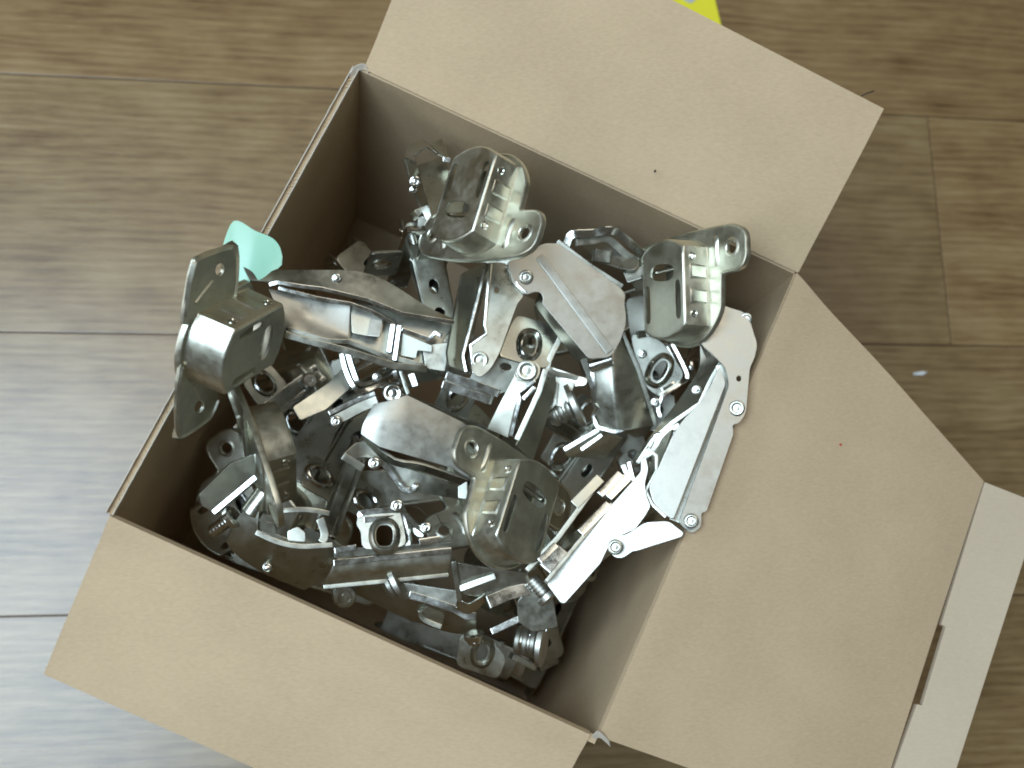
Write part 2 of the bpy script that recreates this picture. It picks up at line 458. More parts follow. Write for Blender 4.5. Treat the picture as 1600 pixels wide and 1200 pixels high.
# right flap: cut back at the top corner, ends in a fold with a lock slot and a tuck whose colour is lightened for its tilt to the light
e2 = (Cc - B).normalized()
q2 = tilt(B + e2 * .001, Cc - e2 * .0005, 10, .116)
plR = ((B), (q2[1] - q2[0]).cross(q2[3] - q2[0]).normalized())
q2[3] = hit(plR, 1537, 752); q2[2] = hit(plR, 1385, 1230)
mid = Cc + (q2[2] - hit(plR, 934, 1150))
lead = hit(plR, 1112, 1242)
f = flap('flap', [B + V((.0006, 0, 0)), Cc, hit(plR, 1360, 1300), q2[3]], 0, bend=.0012)
f.name = 'long_flap'
t0, t1 = q2[3], hit(plR, 1360, 1300)
ee = (t1 - t0).normalized(); dirn = (outw(B, Cc) * math.cos(math.radians(3)) + V((0, 0, 1)) * math.sin(math.radians(3)))
nT = ee.cross(dirn).normalized(); nT = nT if nT.z > 0 else -nT
plT = (t0 + V((0, 0, .0004)), nT)
tk = [(1539, 753), (1471, 976), (1478, 979), (1441, 1102), (1433, 1100), (1362, 1300), (1463, 1300), (1628, 788)]
tuck = solid([hit(plT, *p) for p in tk], [], nT, .003, 'tuck_flap', TUCK, box, .4)

# ------------------------------------------------------------------ hinge cup (the drilled-in pot with its screw flange)
def frame(o, x, y):
    """o=(px,py,z); x,y = (px,py,length mm,sign) pixel that the axis end falls on; sign +1 nearer the eye, -1 farther"""
    O = P(*o)
    def end(px, py, L, s):
        d = ray(px, py); L /= 1000; w_ = CAM0 - O; b = w_.dot(d); c = w_.dot(w_) - L * L; q = b * b - c
        t = -b if q <= 0 else -b - s * math.sqrt(q)
        return CAM0 + d * t - O
    X = end(*x).normalized(); Y = end(*y); Y = (Y - X * Y.dot(X)).normalized(); Z = X.cross(Y)
    m = Matrix((X, Y, Z)).transposed().to_4x4(); m.translation = O
    return m
def local(fr, p): return fr @ (V(p) / 1000)
def mesh_local(bm, fr):
    for v in bm.verts: v.co = fr @ (v.co / 1000)
def ring_pts(R, fx, n=64):
    """circle of radius R cut flat at |x|=fx"""
    out = []
    a0 = math.acos(fx / R)
    for s in (0, 1):
        for i in range(n // 2 - 7):
            a = a0 + (math.pi - 2 * a0) * i / (n // 2 - 8) + s * math.pi
            out.append((R * math.cos(a), R * math.sin(a)))
        ys = math.sqrt(R * R - fx * fx); xx = -fx if s == 0 else fx
        for i in range(1, 8):
            t = i / 8
            out.append((xx, (ys - 2 * ys * t) * (1 if s == 0 else -1)))
    return out
def cup(par, fr, depth=13.0, slots=True, m=None, wings=(1, -1), R=19.5, fx=12.4, wy=-9, long_=33, m2=None):
    m = m or CUPM
    bm = bmesh.new()
    # wall: face edge, rounded shoulder, wall with draft, foot fillet
    prof = [(-1.3, 0), (-.75, -.12), (-.3, -.45), (0, -1.1), (.35, -depth + 1.8), (.75, -depth + .8), (1.7, -depth)]
    rows = [[bm.verts.new((x, y, z)) for x, y in ring_pts(R + o_, fx + o_)] for o_, z in prof]
    for a, b in zip(rows, rows[1:]):
        for i in range(len(a)): bm.faces.new([a[i], a[(i + 1) % len(a)], b[(i + 1) % len(a)], b[i]])
    mesh_local(bm, fr)
    w_ = finish(bm, 'cup_wall', m, par)
    sl = w_.modifiers.new('thick', 'SOLIDIFY'); sl.thickness = .0009; sl.offset = -1
    Zv = fr.col[2].xyz; 
    face = [local(fr, (x, y, 0)) for x, y in ring_pts(R - 1.3, fx - 1.3)]
    holes = []
    if slots:
        H = [oval(-8.9, 5.0, 1.5, 7.5, 0, 14, .5), oval(8.9, 5.0, 1.5, 7.5, 0, 14, .5), oval(0, -6.5, 6.8, 3.4, -8, 18, .7)]
        holes = [[local(fr, (x, y, 0)) for x, y in h] for h in H]
    solid(face, holes, Zv, .0009, 'cup_face', m, par, 0)
    if slots:      # spring and pins seen through the slots
        bm = bmesh.new(); box_bm(bm, -7, 7, -11, 13, -depth + 2, -8); mesh_local(bm, fr); finish(bm, 'damper', m2 or SATIN, par, .5)
        lathe('pin', par, local(fr, (-7.4, -7.6, -2.6)), fr.col[0].xyz, [(1.0, 0), (1.0, 14.8)], SHINY, 10)
    # stamped ribs and pin heads on the flat sides
    for sx in (1, -1):
        for yy in (-5.5, 4.0):
            bm = bmesh.new(); ys = [-3.0, -2.0, 2.0, 3.0]
            hh = [-3.0, -3.8, -depth + 2.2, -depth + 1.6]
            g = [[bm.verts.new((sx * (fx + .1 + (.55 if 0 < i < 3 and 0 < j < 3 else 0.0)), yy + ys[i], hh[j])) for i in range(4)] for j in range(4)]
            for j in range(3):
                for i in range(3): bm.faces.new([g[j][i], g[j][i + 1], g[j + 1][i + 1], g[j + 1][i]])
            mesh_local(bm, fr); finish(bm, 'rib', m, par, .15, 25)
        for yy in (-11.2, 10.6):
            lathe('pin_head', par, local(fr, (sx * (fx + .1), yy, -4.4)), fr.col[0].xyz * sx, [(1.6, -.5), (1.6, .25), (1.2, .45), (.9, .1), (.01, .1)], SHINY, 14)
    # flange: circle body with two wings
    zf = -depth
    out = []
    Rf = 22.0
    pts = ring_pts(Rf, 19, 56)
    def wing(sx):
        return [(sx * 17, wy - 8.5), (sx * (long_ - 5), wy - 8.5), (sx * (long_ - 1.5), wy - 7.4), (sx * long_, wy - 4.5), (sx * long_, wy + 4.5), (sx * (long_ - 1.5), wy + 7.4), (sx * (long_ - 5), wy + 8.5), (sx * 17, wy + 8.5)]
    # outline: wings joined by a bowed edge on one side, round pot edge on the other
    sg = -1 if wy < 0 else 1; aw = -abs(wy); cc = -max(abs(wy) + 9.5, R + 1.8)
    o_ = [(long_ - 6, aw - 8.2)] if 1 in wings else [(19, -8)]
    o_ += [(long_ - 1.5, aw - 6), (long_, aw - 3), (long_, aw + 4.5), (long_ - 2, aw + 7.5), (long_ - 5, aw + 8.5), (19.5, aw + 8.5)] if 1 in wings else []
    o_ += [(Rf * .93 * math.cos(a), (Rf - .6) * math.sin(a)) for a in [math.radians(t) for t in range(24, 157, 6)]]
    o_ += [(-19.5, aw + 8.5), (-(long_ - 5), aw + 8.5), (-(long_ - 2), aw + 7.5), (-long_, aw + 4.5), (-long_, aw - 3), (-(long_ - 1.5), aw - 6), (-(long_ - 6), aw - 8.2)]
    for q_ in range(-5, 6):
        o_.append((q_ * 4.4, cc + (aw - 8.2 - cc) * (abs(q_) * 4.4 / (long_ - 6)) ** 2))
    if not wings: o_ = ring_pts(R + 2.2, fx + 2.5, 40)
    o_ = [(x, y * -sg) for x, y in o_]
    if sg > 0: o_.reverse()
    oo = rounded(o_, 1.8, 3)
    outer = [local(fr, (x, y, zf + .9)) for x, y in oo]
    hs = []
    for sx in wings: hs.append([local(fr, (x, y, zf + .9)) for x, y in oval(sx * 26, wy, 2.4, 2.4, 0, 12)])
    hs.append([local(fr, (x, y, zf + .9)) for x, y in ring_pts(R - .3, fx - .3, 30)])
    flange = solid(outer, hs, Zv, .0011, 'flange', m, par, .25)
    # turned-down rim of the flange
    bm = bmesh.new(); rr = []
    for i, (x, y) in enumerate(oo):
        px_, py_ = oo[i - 1]; nx_, ny_ = oo[(i + 1) % len(oo)]
        t = V((nx_ - px_, ny_ - py_)).normalized() if (nx_ - px_) ** 2 + (ny_ - py_) ** 2 > 1e-9 else V((1, 0))
        n = V((t.y, -t.x))
        rr.append([bm.verts.new((x + n.x * a, y + n.y * a, zf + b)) for a, b in ((-.35, .9), (.1, 1.12), (.5, .95), (.75, .4), (.72, -1.1), (.3, -1.15), (.2, -.2))])
    for i in range(len(rr)):
        a, b = rr[i], rr[(i + 1) % len(rr)]
        for k in range(6): bm.faces.new([a[k], a[k + 1], b[k + 1], b[k]])
    mesh_local(bm, fr); finish(bm, 'flange_lip', m, par)
    for sx in wings:      # dished seat of the screw hole and a stiffening bead
        bm = bmesh.new(); nn = 20; rws = []
        for r_, z_ in ((2.3, zf + .2), (2.5, zf + .9), (2.9, zf + 1.25), (3.4, zf + 1.15), (3.9, zf + .85)):
            rws.append([bm.verts.new((sx * 26 + r_ * math.cos(2 * math.pi * k / nn), wy + r_ * math.sin(2 * math.pi * k / nn), z_)) for k in range(nn)])
        for a, b in zip(rws, rws[1:]):
            for k in range(nn): bm.faces.new([a[k], a[(k + 1) % nn], b[(k + 1) % nn], b[k]])
        mesh_local(bm, fr); finish(bm, 'screw_seat', m, par)
        bm = bmesh.new(); g = []
        for t in range(9):
            yy = wy - 6 + 12 * t / 8; hgt = math.sin(math.pi * t / 8) ** .4 * 1.2 if 0 < t < 8 else 0
            g.append([bm.verts.new((sx * (17.6 + xx), yy, zf + .85 + hgt * hz)) for xx, hz in ((-1.5, 0), (-.8, .8), (0, 1), (.8, .8), (1.5, 0))])
        for a, b in zip(g, g[1:]):
            for k in range(4): bm.faces.new([a[k], a[k + 1], b[k + 1], b[k]])
        mesh_local(bm, fr); finish(bm, 'stiffening_bead', m, par)

def hinge(x, y, z, label, cat='hinge'):
    return thing('cabinet_hinge', P(x, y, z), label, cat, 'loose metal hinges in the box')
def mplate(x, y, z, label):
    return thing('mounting_plate', P(x, y, z), label, 'mounting plate', 'loose hinge mounting plates in the box')

# ---- top centre hinge (cup tipped to the left, flat cover running down to the right)
h = hinge(740, 330, 0, 'hinge nearest the back wall, its cup tipped left above a long flat cover')
cup(h, frame((722, 302, 20), (757, 300, 12.4, 1), (738, 228, 19.5, -1)), wy=-11)
pl = plane(766, 480, -6, .10, -.05)
sheet('link_arm', h, pl, [(415, 150), (560, 150), (600, 300), (700, 400), (640, 470), (500, 860), (430, 985), (350, 1050), (290, 1010), (280, 800), (395, 715), (390, 640)], Z4, holes=[oval(480, 365, 22, 28)], r=22)
bar('arm_edge', h, [(425, 150, -4), (385, 640, -5), (400, 705, -5), (275, 795, -6), (300, 1015, -7)], Z4, w=1.2, d=6, m=SHINY)
sheet('link_arm', h, plane(725, 500, -10, -.75, .0), [(215, 235), (395, 150), (385, 300), (215, 870), (240, 1005), (110, 960), (95, 850)], Z4, r=8)
bar('arm_edge', h, [(395, 180, -5.5), (215, 875, -6.5), (240, 1005, -7)], Z4, w=1.3, d=7, m=SHINY)
rivet(h, 350, 912, -5.2, 2.9, Z4)
loft('arm_side', h, [[(835, 455, -4.6), (1195, 900, -8.2)], [(800, 455, -7), (1150, 905, -11)], [(775, 480, -13), (1110, 935, -16)]], Z4, th=1, along=2)
sheet('arm_cover', h, plane(900, 460, -3.5, .0, .14), [(560, 150), (850, 0), (960, 0), (1445, 345), (1490, 400), (1478, 470), (1492, 560), (1490, 640), (1450, 760), (1390, 870), (1345, 895), (1200, 905), (835, 470), (845, 430), (825, 385), (780, 380), (720, 402), (680, 390), (610, 310)], Z4, r=14, m=SATIN)
rg = plane(900, 460, -2.9, .0, .14)
for a_, b_ in (((800, 95), (1340, 860)),):
    q0, q1 = hit(rg, *Z4(a_)), hit(rg, *Z4(b_)); dz = lambda q: (q.z - RIM) * 1000
    bar('pressed_ridge', h, [(815, 100, dz(q0)), (1368, 850, dz(q1))], Z4, w=3.6, d=.9, m=SATIN, bev=.5, down=V((.16, .05, -1)))
bar('arm_edge', h, [(560, 165, -3), (640, 330, -3), (715, 395, -3.5)], Z4, w=1.3, d=4, m=SHINY)
bar('arm_edge', h, [(950, -10, -3.5), (1200, 180, -4.5), (1460, 345, -5.5)], Z4, w=2.6, d=10)
pr_ = hit(rg, *Z4((710, 265))); rivet(h, 710, 265, (pr_.z - RIM) * 1000, 2.5, Z4)

# ---- right upper hinge: cup leaning over a dark gap, arm reaching down to the bright link and base
h = hinge(1060, 450, 0, 'hinge along the right wall, its arm folded down to a bright link and base')
cup(h, frame((1035, 452, 8), (1003, 459, 12.4, -1), (1056, 522, 19.5, 1)), wy=-13)
pa = plane(1150, 600, 7, .12, .02)
sheet('outer_arm', h, pa, [(730, -160), (800, -130), (870, -110), (905, -80), (915, -30), (945, 60), (930, 130), (905, 180), (885, 420), (850, 470), (812, 478), (822, 520), (680, 930), (652, 938), (655, 1010), (600, 1048), (535, 990), (800, 270), (780, 180), (700, 100), (650, 60)], Z6, r=18, m=SATIN, holes=[oval(848, 238, 14, 16)])
rivet(h, 838, 392, 7.6, 2.6, Z6); rivet(h, 600, 980, 6.0, 2.4, Z6); rivet(h, 885, -72, 7.9, 2.2, Z6)
sheet('arm_cover', h, plane(1080, 700, 4.5, .21, .02), [(748, 170), (782, 262), (508, 975), (470, 950), (400, 880), (380, 805), (430, 700), (500, 540), (560, 450), (640, 370), (700, 280)], Z6, r=16, m=SATIN)
bar('arm_inner', h, [(765, 160, -2), (795, 262, -2), (525, 985, -3)], Z6, w=6, d=2, m=METAL)
bar('arm_edge', h, [(375, 600, -2), (420, 640, -2), (420, 720, -2), (365, 820, -2), (395, 890, -2), (470, 960, -1)], Z6, w=1.4, d=6)
sheet('base_arm', h, plane(960, 820, -3, .33, .02), [(930, 80), (965, 65), (985, 150), (958, 260), (972, 350), (1002, 420), (960, 492), (890, 585), (800, 625), (720, 665), (672, 760), (640, 830), (380, 1122), (350, 1116), (248, 978), (480, 690), (700, 430), (930, 170)], Y5, r=12, m=SATIN)
sheet('link_arm', h, plane(1000, 840, 1.5, .36, .03), [(700, 690), (740, 640), (830, 622), (962, 535), (1130, 526), (1240, 612), (1225, 640), (900, 742), (870, 745), (800, 795), (740, 792), (700, 740)], Y5, r=16, m=SATIN)
rivet(h, 745, 715, 1.6, 2.5, Y5)
bar('rail', h, [(635, 335, -2), (785, 180, -2)], Y5, w=3, d=3, m=SHINY)
bar('rail', h, [(690, 350, -2.5), (830, 210, -2.5)], Y5, w=4, d=5, m=SHINY)
bar('rail', h, [(495, 612, -3), (700, 400, -3)], Y5, w=3.2, d=4, m=SHINY)
bar('rail', h, [(200, 815, -4), (320, 695, -4)], Y5, w=2.6, d=4, m=SHINY)
bar('rail', h, [(240, 870, -4), (365, 725, -4)], Y5, w=5, d=4, m=SHINY)
bar('arm_edge', h, [(110, 880, -7), (330, 650, -6), (640, 225, -5)], Y5, w=2, d=10)
bar('arm_edge', h, [(250, 960, -4.5), (480, 680, -4), (720, 400, -4)], Y5, w=1.6, d=8)
bar('spring_strip', h, [(450, 410, -5), (640, 215, -5)], Y5, w=4, d=3)
bar('spring_strip', h, [(800, 120, -3), (850, 235, -3)], Y5, w=2, d=6)
bar('spring_strip', h, [(840, 100, -2.6), (875, 235, -3)], Y5, w=1.6, d=6, m=SHINY)

# ---- left hinge lying across the left wall, long open channel to the right
h = hinge(330, 540, 2, 'hinge hooked over the left wall beside the green scrap, cup hanging outward')
frL = frame((400, 545, 26), (408, 495, 12.4, 1), (350, 574, 19.5, 1))
cup(h, frL, depth=16, wy=7, wings=())
plL = (local(frL, (0, 0, -14.8)), frL.col[2].xyz.normalized())
def onpl(pl_, pts, cr=FU, up=.6):
    out = []
    for p in pts:
        x_, y_ = cr(p)[:2]; q = hit(pl_, x_, y_) + pl_[1] * up / 1000
        out.append((x_, y_, (q.z - RIM) * 1000))
    return out
w1 = [(85, 560), (95, 470), (125, 300), (150, 215), (230, 178), (335, 148), (372, 172), (372, 330), (350, 460), (300, 520), (200, 560)]
w2 = [(75, 760), (60, 860), (52, 1000), (58, 1125), (90, 1145), (190, 1080), (240, 1030), (275, 950), (260, 880), (180, 800)]
sheet('flange_wing', h, plL, w1, Z2, r=10, m=CUPM, holes=[oval(278, 272, 22, 34, 10, 14)])
sheet('flange_wing', h, plL, w2, Z2, r=10, m=CUPM, holes=[oval(172, 985, 24, 34, 20, 14)])
bar('flange_lip', h, onpl(plL, [(95, 520), (112, 380), (130, 290), (155, 222), (235, 184), (330, 156), (366, 178), (364, 330), (345, 450)], Z2, 1.2), w=1.6, d=3.2, smooth=3, m=CUPM)
bar('flange_lip', h, onpl(plL, [(78, 780), (64, 870), (58, 1000), (62, 1118), (88, 1136), (185, 1072), (235, 1025), (268, 950)], Z2, 1.2), w=1.6, d=3.2, smooth=3, m=CUPM)
bar('stiffening_bead', h, onpl(plL, [(150, 440), (195, 380), (240, 325)], Z2, .9), w=1.5, d=1.4, m=CUPM)
bar('stiffening_bead', h, onpl(plL, [(140, 880), (160, 925), (165, 950)], Z2, .9), w=1.5, d=1.4, m=CUPM)
loft('channel_side', h, [[(-170, 50, 2), (0, 85, 2), (260, 85, 0), (640, 112, -3), (1000, 320, -8), (1180, 400, -9)], [(-120, 150, 4), (55, 165, 4.5), (330, 205, 2), (620, 270, -1), (830, 355, -4), (1160, 412, -7)]], Z3, th=1.1, across=0, along=4)
bar('channel_rim', h, [(0, 180, 4), (55, 165, 5), (200, 190, 4), (330, 205, 3), (620, 275, 0), (830, 360, -3), (1160, 415, -6)], Z3, w=1.6, d=2.5, m=SHINY)
bar('channel_rim', h, [(100, 490, 3), (240, 530, 2), (480, 590, 0), (780, 685, -4), (990, 705, -7)], Z3, w=2.6, d=11)
bar('inner_channel', h, [(60, 200, 2), (300, 265, 1), (510, 300, -1), (640, 345, -2), (800, 435, -4)], Z3, w=1.6, d=8, m=SHINY)
bar('inner_channel', h, [(120, 455, 1), (360, 530, 0), (500, 535, -2), (640, 590, -3), (790, 655, -5)], Z3, w=1.8, d=8, m=METAL)
loft('inner_plate', h, [[(0, 205, 0), (120, 225, -2), (290, 275, -3), (400, 295, -4), (510, 310, -4)], [(60, 340, -1), (140, 345, -2), (240, 370, -4), (370, 420, -5), (500, 480, -6)], [(110, 450, 0), (150, 460, -2), (260, 480, -3), (380, 520, -4), (490, 530, -5)]], Z3, th=1, along=3, across=3, m=SATIN)
sheet('spring_block', h, plane(575, 505, -6, .0, 0), [(510, 310), (600, 330), (720, 400), (700, 500), (620, 500), (520, 480)], Z3, r=6)
sheet('spring_block', h, plane(588, 510, -4.5, .1, -.1), [(635, 385), (710, 400), (695, 505), (615, 498)], Z3, r=5, m=SATIN)
bar('cross_bar', h, [(775, 425, -3), (750, 600, -4)], Z3, w=2, d=4, m=SHINY)
bar('cross_bar', h, [(815, 430, -3), (785, 650, -4)], Z3, w=1.8, d=5, m=SHINY)
bar('inner_channel', h, [(830, 460, -4), (1000, 520, -5), (1040, 480, -4), (1080, 500, -4)], Z3, w=1.8, d=5, m=SHINY)
bar('inner_channel', h, [(800, 640, -6), (960, 685, -7)], Z3, w=2, d=5)
sheet('slide_plate', h, plane(640, 535, -8, .1, .3), [(830, 480), (950, 530), (1020, 560), (1020, 600), (930, 590), (920, 640), (810, 620)], Z3, r=4)
loft('channel_floor', h, [[(60, 200, -8), (600, 300, -10), (1150, 430, -14)], [(110, 500, -8), (500, 590, -11), (1000, 700, -15)]], Z3, th=1)
sheet('arm_end', h, plane(700, 545, -10, .05, .1), [(960, 560), (1130, 540), (1100, 720), (980, 700)], Z3, r=4)
rivet(h, 425, 140, .5, 1.7, Z3, m=SHINY)

# ---- lower centre hinge standing on its cup
h = hinge(800, 790, -10, 'hinge in the lower middle, cup with oval holes facing up and wing pointing up left')
cup(h, frame((828, 798, -2), (794, 776, 12.4, 1), (798, 869, 19.5, 1)), slots=True, wy=-14)
loft('link_arm', h, [[(400, 590, -6), (300, 680, -6.5), (230, 960, -13)], [(270, 550, -7), (170, 740, -10), (90, 900, -15)]], X6, th=1.1, along=3)
bar('arm_edge', h, [(410, 575, -4), (300, 655, -5), (305, 710, -5), (250, 950, -11)], X6, w=1.5, d=6, m=SHINY)
bar('arm_edge', h, [(485, 500, -4), (440, 650, -5), (290, 975, -11)], X6, w=2.2, d=7)
bar('arm_edge', h, [(410, 620, -5), (330, 700, -6)], X6, w=1.8, d=3, m=SHINY)
loft('link_arm', h, [[(480, 500, -5), (440, 650, -6), (290, 1010, -12)], [(550, 550, -12), (540, 680, -13), (400, 1110, -18)]], X6, th=1.1, along=3)
rivet(h, 358, 510, -3, 3.6, X6)
sheet('arm_knuckle', h, plane(825, 582, -4.5, .1, 0), [(285, 500), (330, 445), (400, 440), (450, 480), (440, 550), (400, 590), (265, 565)], X6, r=20)

# ---- grey flat cover in the middle with folded layers below
h = hinge(650, 690, -25, 'hinge with a broad bluish grey flat cover in the middle of the pile')
loft('arm_cover', h, [[(720, 455, -22), (640, 600, -22), (618, 690, -23)], [(860, 425, -20), (800, 600, -20), (760, 790, -22)], [(980, 385, -21), (1000, 600, -21.5), (1000, 860, -24)], [(1400, 590, -25), (1330, 780, -25.5), (1340, 960, -28)], [(1480, 640, -27), (1440, 820, -27), (1480, 1060, -29)]], Y2, th=1.1, along=4, m=SATIN)
loft('cover_fold', h, [[(625, 700, -28), (880, 890, -25), (1100, 930, -25), (1460, 1055, -25)], [(600, 745, -33), (860, 930, -31), (1080, 980, -31), (1440, 1110, -31)]], Y2, th=1.1, along=3)
loft('arm_side', h, [[(480, 850, -29), (640, 745, -30), (860, 910, -32), (1100, 1000, -33), (1400, 1110, -33)], [(540, 880, -30), (700, 880, -32), (900, 1010, -34), (960, 1120, -35), (1390, 1200, -38)]], Y2, th=1.1, along=3)
bar('arm_edge', h, [(700, 890, -28), (800, 930, -29), (940, 1110, -31), (1010, 1130, -31), (1050, 1080, -31)], Y2, w=2.4, d=3, smooth=3, m=SHINY)
bar('arm_edge', h, [(480, 860, -28), (560, 910, -29), (640, 960, -30)], Y2, w=3, d=3, smooth=3)
rivet(h, 725, 920, -26, 2.2, Y2, m=SHINY)
sheet('arm_end', h, plane(735, 755, -24, .1, .1), [(1380, 1100), (1450, 1060), (1450, 1200), (1380, 1190)], Y2, r=4)

# ---- lower left hinge with its cup on edge
h = hinge(420, 740, -15, 'hinge by the lower left wall, cup standing on edge with dark side body below')
cup(h, frame((449, 703, -12), (465, 744, 12.4, 1), (451, 750, 19.5, -1)), depth=12.5)
loft('arm_cover', h, [[(240, 495, -18), (45, 690, -17)], [(390, 440, -21), (60, 760, -18)], [(400, 575, -23), (130, 800, -21)]], Y1, th=1.1)
bar('arm_edge', h, [(398, 580, -17.5), (130, 805, -20.5)], Y1, w=2, d=5, m=SHINY)
screw(h, (270, 820, -20), (120, 930, -26), 2.6, Y1, 4.4, m=SHINY)
lathe('arm_roller', h, P(*Y1((400, 760, -20))), V((.6, .8, .2)), [(3, -4), (4, -3.5), (4, 6), (3, 6.5)])
loft('body_side', h, [[(215, 985, -22), (305, 810, -18), (420, 800, -17)], [(250, 1040, -26), (400, 935, -21), (420, 935, -20)], [(330, 1110, -32), (530, 1000, -23), (560, 1005, -22)], [(480, 1200, -36), (700, 1035, -24), (870, 1022, -23)], [(700, 1290, -40), (860, 1200, -34), (880, 1120, -28)]], Y1, th=1.1, across=3, along=3)
bar('channel_rim', h, [(400, 925, -19), (530, 985, -20), (680, 1015, -21), (880, 1005, -22)], Y1, w=2, d=6, smooth=3)
bar('channel_rim', h, [(570, 790, -22), (720, 785, -22), (860, 810, -23)], Y1, w=2, d=8, smooth=3)
bar('cross_bar', h, [(800, 840, -22), (830, 940, -23), (810, 990, -23)], Y1, w=3, d=4, smooth=3)
sheet('spring_block', h, plane(465, 830, -24, .0, .1), [(595, 920), (660, 890), (710, 930), (710, 990), (600, 985)], Y1, r=8)
sheet('slide_plate', h, plane(420, 825, -22, -.2, .2), [(415, 850), (520, 870), (530, 940), (410, 915)], Y1, r=8)
rivet(h, 470, 1150, -30, 1.7, Y1, m=SHINY)

# ---- small arm poking out behind the top cup
h = hinge(670, 270, -12, 'small hinge end sticking up left of the topmost cup against the back wall')
sheet('arm_cover', h, plane(685, 280, -16, .1, -.5), [(420, 270), (620, 200), (660, 300), (560, 620), (530, 640)], X7, r=6)
sheet('arm_side', h, plane(652, 290, -20, -.9, 0), [(330, 210), (420, 270), (540, 640), (490, 660), (400, 440)], X7, r=6)
loft('clip', h, [[(330, 210, -15), (350, 130, -17), (460, 75, -17), (490, 90, -17)], [(420, 265, -13), (400, 190, -14), (490, 130, -14), (570, 180, -13)]], X7, th=1, m=SHINY)
loft('clip', h, [[(520, 120, -16), (600, 75, -17), (640, 160, -17)], [(580, 180, -14), (600, 190, -14), (655, 240, -15)]], X7, th=1)
rivet(h, 408, 385, -15, 2, X7, m=SHINY); rivet(h, 395, 445, -18, 1.4, X7, m=SHINY)
bar('arm_edge', h, [(610, 225, -13), (665, 235, -13)], X7, w=2, d=4, m=SHINY)
bar('link_arm', h, [(420, 620, -18), (480, 580, -18), (540, 700, -19)], X7, w=3.5, d=10)
loft('link_arm', h, [[(430, 640, -20), (420, 860, -26)], [(530, 640, -19), (510, 740, -22)]], X7, th=1)

# ---- generic hinge built in its own millimetres, used for the ones lying deeper
def extr(par, fr, pts, z0, z1, name, m=None, bev=.3, holes=()):
    outer = [local(fr, (x, y, z1)) for x, y in pts]; hs = [[local(fr, (x, y, z1)) for x, y in h_] for h_ in holes]
    return solid(outer, hs, fr.col[2].xyz.normalized(), abs(z1 - z0) / 1000, name, m or METAL, par, bev)
def arm(par, fr, L=62, w0=17, w1=13, d=11, m=None, end=True):
    """pressed U-channel arm: top along +x, sides folded down"""
    top = rounded([(0, -w0 / 2), (L * .25, -w0 / 2), (L * .4, -w1 / 2), (L, -w1 / 2), (L, w1 / 2), (L * .4, w1 / 2), (L * .25, w0 / 2), (0, w0 / 2)], 3)
    extr(par, fr, top, -1.1, 0, 'arm_cover', m, .4, holes=[oval(L * .62, 0, 3.4, 2.0, 0, 14), oval(L * .86, 0, 2.2, 2.2, 0, 12)])
    for s_ in (1, -1):
        prof = rounded([(1, 0), (L * .3, 0), (L - 1, 0), (L, -d * .5), (L - 6, -d), (L * .55, -d * .8), (L * .4, -d * 1.15), (L * .1, -d * 1.3), (-3, -d * .9), (-4, -d * .3)], 3)
        f2 = fr @ Matrix(((1, 0, 0, 0), (0, 0, -s_, s_ * (w1 / 2 + .4) / 1000), (0, s_ * s_, 0, -.0004), (0, 0, 0, 1)))
        f2 = Matrix(f2)
        c = [local(fr, (x, s_ * (w1 / 2 + .6 + (1.2 if x < L * .35 else 0)), z - .5)) for x, z in prof]
        solid(c, [], fr.col[1].xyz.normalized() * s_, .0011, 'arm_side', m or METAL, par, .3)
        for x in (2, L - 9):
            lathe('rivet', par, local(fr, (x, s_ * (w1 / 2 + (1.8 if x < L * .35 else .6)), -d * .55)), fr.col[1].xyz * s_, [(2.6, -.3), (2.6, .4), (2, .7), (1.2, .35), (.01, .4)], SHINY, 16)
    if end:
        extr(par, fr, [(L * .45, -w1 / 2 + 1.6), (L + 5, -w1 / 2 + 1.6), (L + 5, w1 / 2 - 1.6), (L * .45, w1 / 2 - 1.6)], -d * .8, -d * .55, 'slide_plate', SHINY, .4)
